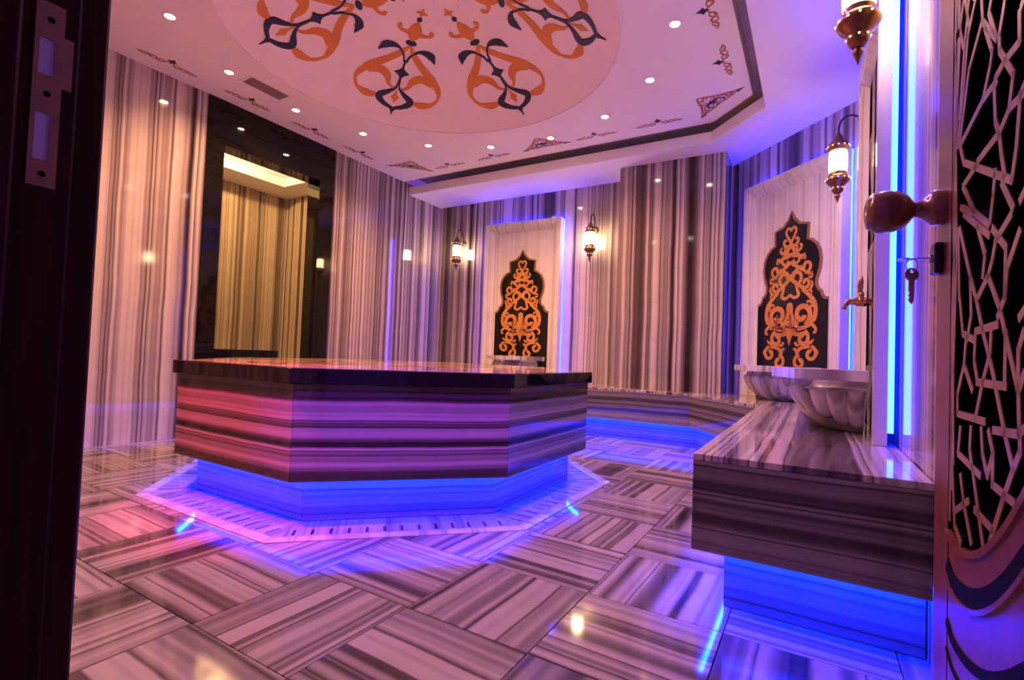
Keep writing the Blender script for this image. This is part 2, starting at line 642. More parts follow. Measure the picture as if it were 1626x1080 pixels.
# ---- painted medallions of the dome (radial, tangential) outlines
LOBE = [(0.547, 0.004), (0.63, 0.058), (0.717, 0.146), (0.797, 0.258), (0.876, 0.337), (0.942, 0.360), (1.02, 0.332), (1.066, 0.255), (1.075, 0.19), (1.070, 0.147)]
LOBE_W = [0.018, 0.05, 0.058, 0.070, 0.050, 0.020, 0.026, 0.062, 0.040, 0.012]
INB = [(0.842, 0.276), (0.826, 0.174), (0.876, 0.107), (0.944, 0.084), (0.986, 0.030)]
INB_W = [0.055, 0.070, 0.062, 0.028, 0.012]
LEAF = [(0.706, 0.010), (0.636, 0.030), (0.579, 0.078), (0.566, 0.138), (0.582, 0.189), (0.636, 0.233)]
LEAF_W = [0.014, 0.014, 0.016, 0.050, 0.066, 0.004]
CURL = [(0.415, 0.037), (0.409, 0.085), (0.394, 0.119), (0.368, 0.130), (0.357, 0.108)]
CURL_W = [0.040, 0.026, 0.022, 0.026, 0.030]
OVAL = [(0.873, 0.004), (0.96, 0.012), (1.015, 0.062), (1.072, 0.140), (1.134, 0.087), (1.168, 0.006)]
OVAL_W = [0.012, 0.014, 0.030, 0.062, 0.034, 0.020]
BODY = [(0.291, 0), (0.34, 0.035), (0.395, 0.052), (0.45, 0.040), (0.496, 0)]


def medallion_parts():
    """two flat cut-outs (orange, navy) in (radial, tangential) coordinates"""
    o, n = MB(), MB()
    T0, T1 = 0.0, 1.0                       # replaced by height above the dome later

    def rib(mb, pts, ws, both=True, k=5):
        for s in ((1, -1) if both else (1,)):
            q = smoothpath([(p[0], p[1] * s) for p in pts], k)
            mb.ribbon([tuple(v) for v in q], lerp_list(ws, len(q)), T0, T1, 'xy')

    def blob(mb, c, rx, ry, k=14):
        mb.prism([(c[0] + rx * math.cos(2 * PI * i / k), c[1] + ry * math.sin(2 * PI * i / k)) for i in range(k)], T0, T1)
    rib(o, LOBE, LOBE_W)
    rib(o, INB, INB_W)
    rib(o, CURL, CURL_W)
    body = [tuple(p) for p in smoothpath(BODY, 4)]
    o.prism(body + [(p[0], -p[1]) for p in body[-2:0:-1]], T0, T1)
    o.prism([(0.145, 0), (0.182, 0.014), (0.200, 0.044), (0.208, 0.014), (0.238, 0), (0.208, -0.014), (0.200, -0.044), (0.182, -0.014)], T0, T1)
    o.prism([(0.975, 0.0), (1.03, 0.010), (1.065, 0.034), (1.085, 0.018), (1.118, 0), (1.085, -0.018), (1.065, -0.034), (1.03, -0.010)], T0, T1)
    dt = MB()
    blob(dt, (0.263, 0), 0.020, 0.020)
    blob(n, (0.511, 0), 0.022, 0.044)
    rib(n, LEAF, LEAF_W)
    rib(n, OVAL, OVAL_W)
    rib(n, [(0.69, 0), (0.76, 0), (0.88, 0)], [0.016, 0.016, 0.016], both=False)
    fl = []
    for i in range(12):
        a = 2 * PI * i / 12
        r = 0.062 if i % 3 == 0 else 0.036
        fl.append((0.817 + r * math.cos(a), r * math.sin(a)))
    n.prism(fl, T0, T1)
    n.prism([(1.160, 0), (1.180, 0.022), (1.195, 0.010), (1.24, 0), (1.195, -0.010), (1.180, -0.022)], T0, T1)
    rib(n, [(1.09, 0.115), (1.118, 0.125), (1.135, 0.118)], [0.02, 0.026, 0.006])
    return o, n, dt


mo, mn, md = medallion_parts()
for mb, mat, nm, hh in ((mo, M['orange'], 'medallion_scroll', 0.007), (mn, M['navy'], 'medallion_leaf', 0.010), (md, M['navy'], 'medallion_dot', 0.009)):
    mb.v = [(x, y, dome_z(math.hypot(x, y)) - (hh if z < 0.5 else 0.0005)) for x, y, z in mb.v]
    me = mb.mesh(nm, mat)
    for k in range(6):
        place(me, nm, dome, (DC[0], DC[1], 0), math.radians(26.3 + 60 * k))


# ---- stencilled border of the flat ceiling
def border_mesh():
    r, n = MB(), MB()
    z0, z1 = Z_CEIL - .002, Z_CEIL - .0003
    for s in (1, -1):
        for c0, rr, d in ((.050, .026, 1), (.100, .028, -1), (.148, .022, 1), (.186, .014, -1)):
            pts = [(s * (c0 + rr * (1 - i * .05) * math.cos(a)), .004 + rr * (1 - i * .05) * math.sin(a) * d) for i, a in enumerate([q * 0.55 for q in range(12)])]
            r.ribbon(pts, [.010 - q * .0004 for q in range(12)], z0, z1, 'xy')
        q = smoothpath([(s * .015, .030), (s * .06, -.018), (s * .11, .026), (s * .16, -.014), (s * .215, .004)], 5)
        r.ribbon([tuple(v) for v in q], lerp_list([.010, .012, .011, .010, .003], len(q)), z0, z1, 'xy')
    n.prism([(0, .095), (.014, .068), (.034, .052), (.014, .040), (0, .012), (-.014, .040), (-.034, .052), (-.014, .068)], z0 - .0003, z1)
    return r.mesh('border_scroll', M['rust']), n.mesh('border_drop', M['navy'])


b_r, b_n = border_mesh()
bspots = [(-4.26, y, -PI / 2) for y in (1.24, 1.86, 2.49, 3.13, 3.74)]
bspots += [(x, 4.46, PI) for x in (-3.58, -2.99, -1.82, -1.22)]
bspots += [(-.555, y, PI / 2) for y in (3.72, 3.12, 2.12, 1.52)]
bspots += [(x, .81, 0) for x in (-3.58, -2.99, -1.82, -1.22)]
for bx, by, br in bspots:
    place(b_r, 'border_scroll', ceiling, (bx, by, 0), br)
    place(b_n, 'border_drop', ceiling, (bx, by, 0), br)


def corner_mesh():
    """triangular filigree, hypotenuse along x (half length .26), apex at +y .24"""
    r, n = MB(), MB()
    z0, z1 = Z_CEIL - .002, Z_CEIL - .0003
    for s in (1, -1):
        r.ribbon([(s * .27, .0), (s * .18, .018), (s * .10, .012), (0, .022)], [.004, .020, .018, .020], z0, z1, 'xy')
        r.ribbon([(s * .25, .012), (s * .17, .06), (s * .10, .115), (s * .05, .18), (0, .23)], [.004, .018, .020, .018, .014], z0, z1, 'xy')
        for (cx, cy, rr, a0, d) in ((.05, .06, .034, 0, 1), (.11, .055, .026, 2, -1), (.045, .125, .028, 1, -1), (.165, .032, .016, 0, 1), (.015, .045, .02, 0, 1), (.08, .095, .022, 2, 1), (.135, .045, .016, 1, 1), (.02, .175, .022, 0, -1)):
            pts = [(s * (cx + rr * (1 - i * .055) * math.cos(a0 + d * i * .5)), cy + rr * (1 - i * .055) * math.sin(a0 + d * i * .5)) for i in range(13)]
            r.ribbon(pts, [0.015 - i * .0006 for i in range(13)], z0, z1, 'xy')
        n.ribbon([(s * .02, .09), (s * .07, .085), (s * .09, .04), (s * .06, .022)], [.03, .018, .018, .006], z0 - .0004, z1, 'xy')
        n.ribbon([(s * .20, .010), (s * .235, .008), (s * .275, 0)], [.026, .018, .003], z0 - .0004, z1, 'xy')
    n.prism([(0, .125), (.018, .10), (.040, .09), (.016, .075), (0, .05), (-.016, .075), (-.040, .09), (-.018, .10)], z0 - .0004, z1)
    return r.mesh('corner_filigree', M['rust']), n.mesh('corner_leaf', M['navy'])


c_r, c_n = corner_mesh()
for cx, cy, cr in ((-.68, 4.335, 3 * PI / 4), (-2.36, 4.478, PI), (-4.057, 4.325, -3 * PI / 4),
                   (-.53, 2.62, PI / 2), (-.68, .93, PI / 4)):
    place(c_r, 'corner_filigree', ceiling, (cx, cy, 0), cr)
    place(c_n, 'corner_leaf', ceiling, (cx, cy, 0), cr)

# ---- black granite portal in the left wall
por = struct(MB().box(XL - .18, XL + .012, 2.26, 2.41, 0, 2.70).build('door_1', M['granite'], bevel=.002))
MB().box(XL - .18, XL + .012, 3.40, 3.58, 0, 2.70).build('jamb', M['granite'], por, bevel=.002)
MB().box(XL - .18, XL + .0125, 2.26, 3.58, 2.702, Z_CEIL).build('lintel', M['granite'], por, bevel=.002)
MB().box(XL - .18, XL + .012, 2.411, 3.399, 2.52, 2.70).build('lintel_lower', M['granite'], por, bevel=.002)

# ---- warm hall seen through the portal
AX, AY = -6.5, 4.44
slab_wall('wall_hall_far', (AX, 1.0), (AX, AY), 0, 2.88, 0.5, M['wall'])
slab_wall('wall_hall_back', (AX, AY), (XL - .18, AY), 0, 2.88, 0.5, M['wall'])
slab_wall('wall_hall_front', (XL - .18, 1.0), (AX, 1.0), 0, 2.88, 0.5, M['wall'])
hf = struct(MB().box(AX - .1, XL - .0605, 0.9, AY + .1, -.06, 0).build('floor_hall', M['basin']))
hc = MB().box(AX - .1, XL - .06, .9, AY + .1, 3.16, 3.20)
hall_ceiling = struct(hc.build('ceiling_hall', M['plaster']))
hs = MB()
ring_o = [(AX - .05, .95), (XL - .185, .95), (XL - .185, AY + .05), (AX - .05, AY + .05)]
ring_i = [(-6.02, 1.45), (-4.95, 1.45), (-4.95, 4.06), (-6.02, 4.06)]
for k in range(4):
    k2 = (k + 1) % 4
    hs.prism([ring_o[k], ring_o[k2], ring_i[k2], ring_i[k]], 2.88, 2.985)
hs.build('soffit', M['plaster'], hall_ceiling)
hw = MB()
hw.box(AX - .1, AX - .08, .9, AY + .1, 2.88, 3.2).box(AX - .1, XL - .2, AY + .08, AY + .1, 2.88, 3.2)
hw.build('upstand', M['plaster'], hall_ceiling)
hl = MB()
hl.box(-6.14, -6.12, 1.4, 4.17, 2.988, 3.0).box(-6.14, -4.9, 4.17, 4.19, 2.988, 3.0)
hl.build('cove_light', M['annex_led'], hall_ceiling)
place(c_n, 'corner_leaf', hall_ceiling, (-5.72, 3.62, 3.158 - Z_CEIL), -PI / 2)
place(c_r, 'corner_filigree', hall_ceiling, (-5.72, 3.62, 3.158 - Z_CEIL), -PI / 2)
for hx, hy in ((-5.5, 2.0), (-5.5, 3.2)):
    ld = bpy.data.lights.new('hall_downlight', 'POINT')
    ld.energy = 60
    ld.color = ANNEX_COL
    ld.shadow_soft_size = 0.04
    lo = bpy.data.objects.new('hall_downlight', ld)
    lo.location = (hx, hy, 3.05)
    link(lo)
par = MB().box(XL - .30, XL - .19, 2.38, 3.16, 0.0, .735).build('parapet', M['granite'], bevel=.004)
tag(par, 'low black granite counter standing behind the black portal opening', 'counter')


# ------------------------------------------------------------------ navel stone (octagonal platform)
def octv(ap, c=(0, 0)):
    Rr = ap / math.cos(PI / 8)
    return [(c[0] + Rr * math.cos(PI / 8 + k * PI / 4), c[1] + Rr * math.sin(PI / 8 + k * PI / 4)) for k in range(8)]


nav = thing('navel_stone', 'large octagonal striped marble platform with black granite top and blue glow below', 'platform', (TC.x, TC.y, 0))
nav_top = MB().prism(octv(1.180), .622, .690).build('top_slab', M['granite'], nav, bevel=.004, seg=2)
MB().prism(octv(1.12), .6895, .6912).build('top_inlay', M['cream'], nav_top)
ti, tn, td = medallion_parts()
for mb, mat, nm in ((ti, M['orange_gloss'], 'inlay_scroll'), (tn, M['granite'], 'inlay_leaf'), (td, M['granite'], 'inlay_dot')):
    mb.v = [(x * .86, y * .86, .6905 if z < .5 else .6916) for x, y, z in mb.v]
    me = mb.mesh(nm, mat)
    for k in range(6):
        place(me, nm, nav_top, (0, 0, 0), math.radians(26.3 + 60 * k))


def ring_panel(name, ap, z0, z1, th, k, parent, mat, trim=0.0):
    """one straight face of the octagon, thickness inwards, mitred"""
    a, b = octv(ap), octv(ap - th)
    i, j = k, (k + 1) % 8
    mid = ((a[i][0] + a[j][0]) / 2, (a[i][1] + a[j][1]) / 2)
    ang = math.atan2(a[j][1] - a[i][1], a[j][0] - a[i][0])

    def loc(p):
        dx, dy = p[0] - mid[0], p[1] - mid[1]
        return (dx * math.cos(-ang) - dy * math.sin(-ang), dx * math.sin(-ang) + dy * math.cos(-ang))
    poly = [loc(p) for p in (a[i], a[j], b[j], b[i])]
    poly = [(x - math.copysign(trim, x), y) for x, y in poly]
    return MB().prism(poly, z0, z1).build(name, mat, parent, bevel=.0015, loc=(mid[0], mid[1], 0), rz=ang)


for k in range(8):
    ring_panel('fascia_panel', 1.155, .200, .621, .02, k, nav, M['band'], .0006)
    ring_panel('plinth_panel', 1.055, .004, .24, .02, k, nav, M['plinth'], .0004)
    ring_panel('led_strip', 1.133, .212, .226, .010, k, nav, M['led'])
MB().prism(octv(1.132), .232, .24).build('underside', M['slot'], nav)

drain = thing('drain_border', 'octagonal pale stone drain border with slotted grating around the platform', 'drain', (TC.x, TC.y, 0))
for k in range(8):
    ring_panel('border_stone', 1.30, -.049, .004, .055, k, drain, M['border'], .001)
    # slotted grating: two rails and the bars between the slots
    a, b = octv(1.243), octv(1.13)
    i, j = k, (k + 1) % 8
    mid = ((a[i][0] + a[j][0]) / 2, (a[i][1] + a[j][1]) / 2)
    ang = math.atan2(a[j][1] - a[i][1], a[j][0] - a[i][0])
    half_o = 1.243 * math.tan(PI / 8)
    half_i = 1.04 * math.tan(PI / 8)

    def yy(ap):
        return 1.243 - ap
    g = MB()
    ho, hm, hn = (ap * math.tan(PI / 8) for ap in (1.243, 1.228, 1.160))
    hi = 1.04 * math.tan(PI / 8)
    g.prism([(-ho, 0), (ho, 0), (hm, yy(1.228)), (-hm, yy(1.228))], -.018, .002)
    g.prism([(-hn, yy(1.160)), (hn, yy(1.160)), (hi, yy(1.04)), (-hi, yy(1.04))], -.018, .002)
    nsl = 13
    pitch = 2 * hn / nsl
    sw = 0.013
    for s in range(nsl + 1):
        c = -hn + s * pitch
        l, r = c - pitch / 2 + sw / 2, c + pitch / 2 - sw / 2
        if s == 0:
            g.prism([(-hm, yy(1.228)), (r, yy(1.228)), (r, yy(1.160)), (-hn, yy(1.160))], -.018, .002)
        elif s == nsl:
            g.prism([(l, yy(1.228)), (hm, yy(1.228)), (hn, yy(1.160)), (l, yy(1.160))], -.018, .002)
        else:
            g.box(l, r, yy(1.228), yy(1.160), -.018, .002)
    g.build('grating', M['grate'], drain, loc=(mid[0], mid[1], 0), rz=ang)
oo, ii = octv(1.240), octv(1.10)
dch = MB()
for k in range(8):
    k2 = (k + 1) % 8
    dch.prism([oo[k], oo[k2], ii[k2], ii[k]], -.0495, -.046)
dch.build('channel', M['slot'], drain)

# ------------------------------------------------------------------ bench along the back, diagonal and right wall
bench = thing('marble_bench', 'striped marble bench along the back and right walls, lit blue underneath', 'bench', (-.3, 4.0, 0))
ox, oy = -.3, 4.0
e0, e1, e2, e3, e4 = (XL + .003, 4.74), (-.947, 4.74), (-.322, 3.93), (-.322, 1.683), (XR - .003, 1.683)
tops = [[e0, e1, (-.730, 4.995), (-1.758, 4.995), (-1.758, 5.376), (XL + .003, 5.376)],
        [e1, e2, (XR - .002, 4.412), (-.722, 5.405), (-.722, 4.995), (-.730, 4.995)],
        [e2, e3, e4, (XR - .003, 4.412)]]
for poly in tops:
    MB().prism([(x - ox, y - oy) for x, y in poly], BZ - .02, BZ).build('top_slab', M['bench_top'], bench, bevel=.0012)
segs = [(e0, e1), (e1, e2), (e2, e3), (e3, e4)]


def inward(p, q):
    """unit normal pointing from the room side towards the wall"""
    d = (Vector(q) - Vector(p)).normalized()
    return Vector((-d.y, d.x))


def offset_chain(pts, off):
    out = []
    for i, p in enumerate(pts):
        p = Vector(p)
        if i == 0:
            out.append(p + inward(pts[0], pts[1]) * off)
        elif i == len(pts) - 1:
            out.append(p + inward(pts[-2], pts[-1]) * off)
        else:
            n0, n1 = inward(pts[i - 1], pts[i]), inward(pts[i], pts[i + 1])
            b = (n0 + n1).normalized()
            out.append(p + b * (off / b.dot(n0)))
    return out


chain = [e0, e1, e2, e3, e4]


def chain_panels(name, off, th, z0, z1, mat, shrink=0.0006):
    A, B = offset_chain(chain, off), offset_chain(chain, off + th)
    for i in range(4):
        d = (A[i + 1] - A[i])
        ang = math.atan2(d.y, d.x)
        u = d.normalized()
        n = Vector((-u.y, u.x))
        poly = []
        for p in (A[i], A[i + 1], B[i + 1], B[i]):
            q = p - A[i]
            poly.append((q.dot(u), q.dot(n)))
        L = d.length
        poly = [(min(max(x, shrink), L - shrink) if y < 1e-6 else x, y) for x, y in poly]
        MB().prism(poly, z0, z1).build(name, mat, bench, bevel=.001, loc=(A[i].x - ox, A[i].y - oy, 0), rz=ang)


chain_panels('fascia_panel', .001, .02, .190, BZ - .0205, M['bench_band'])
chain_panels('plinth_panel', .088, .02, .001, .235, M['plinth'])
chain_panels('led_strip', .024, .010, .204, .218, M['led'])
A, B = offset_chain(chain, .022), offset_chain(chain, .20)
und = MB()
for i in range(4):
    und.prism([(p.x - ox, p.y - oy) for p in (A[i], A[i + 1], B[i + 1], B[i])], .226, .234)
und.build('underside', M['slot'], bench)


# ------------------------------------------------------------------ wall panels with inlay
def spiral(c, r0, r1, a0, turns, n=22):
    """points from the outside r0 inwards to r1; turns signed"""
    pts = []
    for i in range(n):
        t = i / (n - 1)
        a = a0 + turns * 2 * PI * t
        r = r0 + (r1 - r0) * t
        pts.append((c[0] + r * math.cos(a), c[1] + r * math.sin(a)))
    return pts


INLAY_HALF = [(0, 1.575), (.030, 1.515), (.085, 1.462), (.178, 1.440), (.172, 1.315), (.215, 1.298), (.262, 1.258),
              (.292, 1.200), (.304, 1.130), (.295, 1.060), (.275, 1.005), (.262, .965), (.266, .925), (.285, .895),
              (.310, .880), (.318, .850), (.335, .828), (.372, .812)]


def arabesque():
    g = MB()
    t0, t1 = -.004, 0.0

    def rib(pts, ws, both=True, k=4, raw=False):
        for s in ((1, -1) if both else (1,)):
            q = [(p[0] * s, p[1]) for p in pts]
            if not raw:
                q = [tuple(v) for v in smoothpath(q, k)]
            w = lerp_list(ws, len(q)) if not isinstance(ws, float) else ws
            g.ribbon(q, w, t0, t1)

    def spi(c, r0, a0, turns, w0=.026, w1=.030, n=22):
        pts = spiral(c, r0, r0 * .28, a0, turns, n)
        rib(pts, [w0, w0, w0, w1, w1 * 1.15], raw=True)
    # heart on top
    rib([(0, 1.310), (.020, 1.345), (.046, 1.385), (.052, 1.415), (.036, 1.440), (.014, 1.435), (0, 1.412)], [.02, .024, .022, .022, .022, .024, .02])
    rib([(0, 1.30), (0, 1.335)], [.03, .026], both=False)
    # small pairs of curls down the stem
    rib([(.0, 1.310), (.030, 1.285), (.060, 1.295), (.078, 1.322), (.066, 1.345), (.045, 1.335)], [.024, .026, .026, .024, .022, .020])
    rib([(0, 1.31), (.022, 1.26), (.062, 1.235), (.100, 1.245), (.112, 1.272), (.092, 1.288)], [.02, .026, .028, .026, .022, .018])
    rib([(0, 1.215), (.030, 1.20), (.085, 1.195), (.125, 1.185), (.150, 1.205)], [.028, .03, .028, .022, .006])
    rib([(0, 1.215), (.04, 1.225), (.082, 1.200), (.092, 1.165), (.068, 1.138), (.036, 1.145), (.032, 1.170)], [.022, .024, .026, .026, .024, .022, .018])
    # crossing bands and the large outer curls
    rib([(0, 1.150), (.050, 1.115), (.105, 1.085), (.150, 1.060)], [.03, .03, .03, .028])
    spi((.165, 1.095), .052, -1.9, .92)
    rib([(.0, 1.02), (.040, 1.060), (.085, 1.085), (.120, 1.105)], [.03, .028, .026, .02])
    # inner hearts
    rib([(0, 1.02), (.050, .975), (.110, .935), (.150, .905), (.180, .880)], [.034, .032, .03, .028, .02])
    rib([(.030, .995), (.035, 1.035), (.070, 1.058), (.108, 1.035), (.112, .990), (.085, .962), (.060, .980)], [.024, .026, .026, .028, .028, .024, .02])
    spi((.160, .960), .044, -2.3, .95)
    rib([(.190, .905), (.215, .885), (.222, .862)], [.024, .020, .005])
    rib([(.060, .965), (.078, .905), (.090, .870), (.060, .850), (.025, .858), (.0, .880)], [.02, .028, .028, .028, .026, .022])
    # big shoulders
    rib([(.125, .905), (.190, .860), (.245, .800), (.262, .730), (.250, .660), (.215, .640)], [.02, .032, .038, .040, .034, .020])
    rib([(.195, .640), (.235, .615), (.262, .590), (.262, .560), (.240, .555)], [.02, .028, .026, .022, .02])
    spi((.128, .705), .092, -1.2, 1.15, .044, .040, 28)
    rib([(.095, .625), (.05, .640), (.018, .700), (0, .760)], [.05, .05, .044, .04])
    g.prism([(0, .815), (.028, .800), (.036, .760), (.030, .700), (.040, .640), (.052, .590), (.040, .545), (.022, .520), (0, .450),
             (-.022, .520), (-.040, .545), (-.052, .590), (-.040, .640), (-.030, .700), (-.036, .760), (-.028, .800)], t0, t1, 'xz')
    rib([(.030, .600), (.090, .590), (.150, .600), (.210, .615)], [.05, .036, .032, .022])
    # lower curls
    rib([(.030, .560), (.080, .545), (.130, .550), (.185, .570)], [.036, .034, .030, .016])
    spi((.140, .510), .062, 1.3, -1.05, .034, .034)
    rib([(.185, .470), (.225, .480), (.250, .505)], [.03, .024, .005])
    spi((.218, .385), .060, 1.5, -1.05, .030, .032)
    rib([(.210, .445), (.150, .440), (.105, .420), (.085, .385)], [.026, .030, .030, .026])
    rib([(.085, .385), (.070, .420), (.045, .425)], [.03, .024, .02])
    spi((.110, .315), .060, 1.6, 1.05, .030, .034)
    spi((.128, 1.175), .026, -1.0, .9, .018, .020, 16)
    spi((.205, 1.010), .026, 2.6, -.9, .018, .020, 16)
    spi((.052, 1.262), .022, 2.0, -.9, .016, .018, 16)
    rib([(.150, 1.050), (.195, 1.030), (.225, 1.045)], [.022, .020, .005])
    rib([(.205, .900), (.225, .940), (.215, .975)], [.020, .022, .005])
    spi((.200, .775), .036, 2.4, -.95, .022, .024, 18)
    rib([(.232, .690), (.205, .665), (.180, .680)], [.024, .026, .010])
    rib([(.060, .480), (.085, .455), (.110, .462)], [.024, .026, .010])
    rib([(.265, .430), (.285, .400), (.270, .360)], [.006, .020, .010])
    return g.mesh('arabesque', M['gold'])


ARAB = arabesque()


def frame_seg(p, q, np_, nq_, D, gap):
    """one mitred member of the frame: p, q outer corners (x, z), np_/nq_ inward offset directions per unit"""
    prof = [(0, gap), (0, D), (.042, D), (.050, D - .006), (.062, D - .008), (.100, D - .048), (.112, D - .052), (.112, gap)]
    n = len(prof)
    vs = []
    for (c, d) in ((p, np_), (q, nq_)):
        for (o, h) in prof:
            vs.append((c[0] + d[0] * o, -h, c[1] + d[1] * o))
    fs = [tuple(range(n)), tuple(range(2 * n - 1, n - 1, -1))]
    fs += [(i, n + i, n + (i + 1) % n, (i + 1) % n) for i in range(n)]
    return MB().add(vs, fs)


def wall_panel(label, loc, rz, D, width=1.05, height=1.92):
    gap = .035
    t = thing('fountain_panel', label, 'wall panel', loc, rz, 'white marble fountain panels')
    h = width / 2
    zb, zt = .001, height
    frame_seg((-h, zb), (-h, zt), (1, 0), (1, -1), D, gap).build('frame_stile', M['white'], t, bevel=.0008)
    frame_seg((h, zt), (h, zb), (-1, -1), (-1, 0), D, gap).build('frame_stile', M['white'], t, bevel=.0008)
    frame_seg((-h, zt), (h, zt), (1, -1), (-1, -1), D, gap).build('frame_rail', M['white'], t, bevel=.0008)
    yb = -(D - .056)
    MB().box(-h + .1, h - .1, yb, -gap, zb, zt - .1).build('field_slab', M['white'], t)
    # standing core that carries the panel
    MB().box(-h + .12, h - .12, -gap, -.0005, zb, zt - .12).build('core', M['grout'], t)
    half = [tuple(v) for v in INLAY_HALF]
    full = half + [(.372, zb)] + [(-.372, zb)] + [(-x, z) for x, z in half[::-1][:-1]]
    inlay = MB().prism(full, yb - .004, yb, 'xz').build('black_inlay', M['ink'], t)
    inlay['label'] = 'black ogee-topped inlay'
    edge_pts = [(-x, z) for x, z in half[::-1]] + half[1:]
    MB().ribbon(edge_pts, .022, yb - .009, yb).build('inlay_edging', M['gold_edge'], inlay)
    a = place(ARAB, 'arabesque', inlay, (0, yb - .004, 0))
    a['label'] = 'gold scrollwork arabesque'
    s = MB()
    i2, i3 = .006, .016
    i0, i1 = h - i3, h - i2
    ga, gb = -gap + .0005, -gap + .020
    s.box(-i1, -i0, ga, gb, .05, zt - i2).box(i0, i1, ga, gb, .05, zt - i2).box(-i0, i0, ga, gb, zt - i3, zt - i2)
    s.build('led_strip', M['led_panel'], t)
    return t, yb


PANELS = [('white marble panel on the back wall with black inlay and gold scrolls', (-3.065, YB, BZ), 0.0, .13),
          ('white marble panel on the diagonal wall beside the striped pier', (-.124, 4.819, BZ), -PI / 4, .12),
          ('white marble panel on the right wall, seen edge-on with bright blue strips', (XR, 2.87, BZ), -PI / 2, .080)]


# ------------------------------------------------------------------ taps
def tap_parts():
    body, spout, handle, flange = MB(), MB(), MB(), MB()
    flange.lathe([(.020, 0), (.022, -.004), (.016, -.010), (.009, -.012)], 16, 'y')
    body.lathe([(.010, -.008), (.010, -.03), (.014, -.034), (.014, -.046), (.011, -.050), (.013, -.066), (.008, -.072)], 14, 'y')
    body.lathe([(.012, -.006), (.013, .010), (.009, .016), (.011, .022), (.011, .034), (.006, .040)], 14, 'z', (0, -.058, 0))
    spout.tube([(v.x, v.y, v.z) for v in smoothpath([(0, -.066, 0), (0, -.092, .004), (0, -.112, -.004), (0, -.120, -.024)], 5)], lerp_list([.009, .009, .0085, .010], 16), 12)
    handle.lathe([(.004, .038), (.004, .052), (.007, .056), (.0055, .070), (.008, .086), (.004, .110), (.0015, .116)], 12, 'z', (0, -.058, 0))
    handle.tube([(-.026, -.058, .060), (.026, -.058, .060)], .0045, 8)
    return [(nm, mb.mesh(nm, M['brass'], smooth=True)) for nm, mb in (('flange', flange), ('body', body), ('spout', spout), ('handle', handle))]


TAP = tap_parts()


def make_tap(label, loc, rz, group):
    t = thing('tap', label, 'tap', loc, rz, group)
    for nm, me in TAP:
        autosm = place(me, nm, t)
    return t


# ------------------------------------------------------------------ basins
def basin_meshes():
    Rr = .375
    rim = MB()
    pts = [(Rr * math.cos(PI + k * PI / 4), Rr * math.sin(PI + k * PI / 4)) for k in range(5)]
    inn_ = [(p[0] * .80, p[1] * .80) for p in pts]
    z0, z1 = .232, .280
    for k in range(4):
        rim.prism([pts[k], pts[k + 1], inn_[k + 1], inn_[k]], z0, z1)
    bowl = MB()
    prof = [(.135, .0), (.150, .006), (.205, .040), (.250, .085), (.280, .135), (.296, .180), (.293, .196), (.276, .206), (.268, .232)]

    def fl(r, h, a):
        amt = .085 if .02 < h < .19 else (.03 if h <= .02 else .0)
        return r * (1 - amt + amt * 1.25 * abs(math.sin(a * 11.0)) ** 0.75)
    dense = []
    for i in range(len(prof) - 1):
        for j in range(3):
            t = j / 3
            dense.append((prof[i][0] + (prof[i + 1][0] - prof[i][0]) * t, prof[i][1] + (prof[i + 1][1] - prof[i][1]) * t))
    dense.append(prof[-1])
    bowl.lathe(dense, 176, 'z', (0, 0, 0), PI, 2 * PI, fl)
    cavity = MB()
    cavity.lathe([(.268, .232), (.262, .231), (.240, .16), (.19, .09), (.10, .05), (.001, .045)], 32, 'z', (0, 0, 0), PI, 2 * PI)
    # flat back against the panel
    back = MB().prism([(r, h) for r, h in [(-.268, .232), (-.280, .135), (-.205, .04), (-.135, 0), (.135, 0), (.205, .04), (.280, .135), (.268, .232)]], -.006, -.001, 'xz')
    return (rim.mesh('rim', M['basin'], bevel=.002), bowl.mesh('bowl', M['basin'], smooth=True),
            cavity.mesh('inner_bowl', M['basin'], smooth=True), back.mesh('back_plate', M['basin']))


BASIN = basin_meshes()


def make_basin(label, loc, rz):
    t = thing('wash_basin', label, 'basin', loc, rz, 'fluted marble half basins')
    for nm, me in zip(('rim', 'bowl', 'inner_bowl', 'back_plate'), BASIN):
        place(me, nm, t)
    return t


basin_labels = ['marble wash basin half hidden behind the black-topped platform, below the back wall panel',
                'fluted marble wash basin in the corner below the diagonal wall panel',
                'large fluted marble wash basin nearest the door on the right bench']
tap_where = ['back wall panel', 'diagonal wall panel', 'edge-on panel of the right wall']
for i, (lab, loc, rz, D) in enumerate(PANELS):
    t, yb = wall_panel(lab, loc, rz, D)
    rot = Matrix.Rotation(rz, 4, 'Z')

    def at(x, y, z):
        v = rot @ Vector((x, y, z))
        return (loc[0] + v.x, loc[1] + v.y, loc[2] + v.z)
    face = -D - .001
    # the basin hangs against the frame front
    make_basin(basin_labels[i], at(0, face, 0), rz)
    for s, side in ((-1, 'left'), (1, 'right')):
        make_tap('%s brass tap of the pair on the %s' % (side, tap_where[i]), at(s * .07, yb - .0085, .60), rz, 'brass taps on the wall panels')


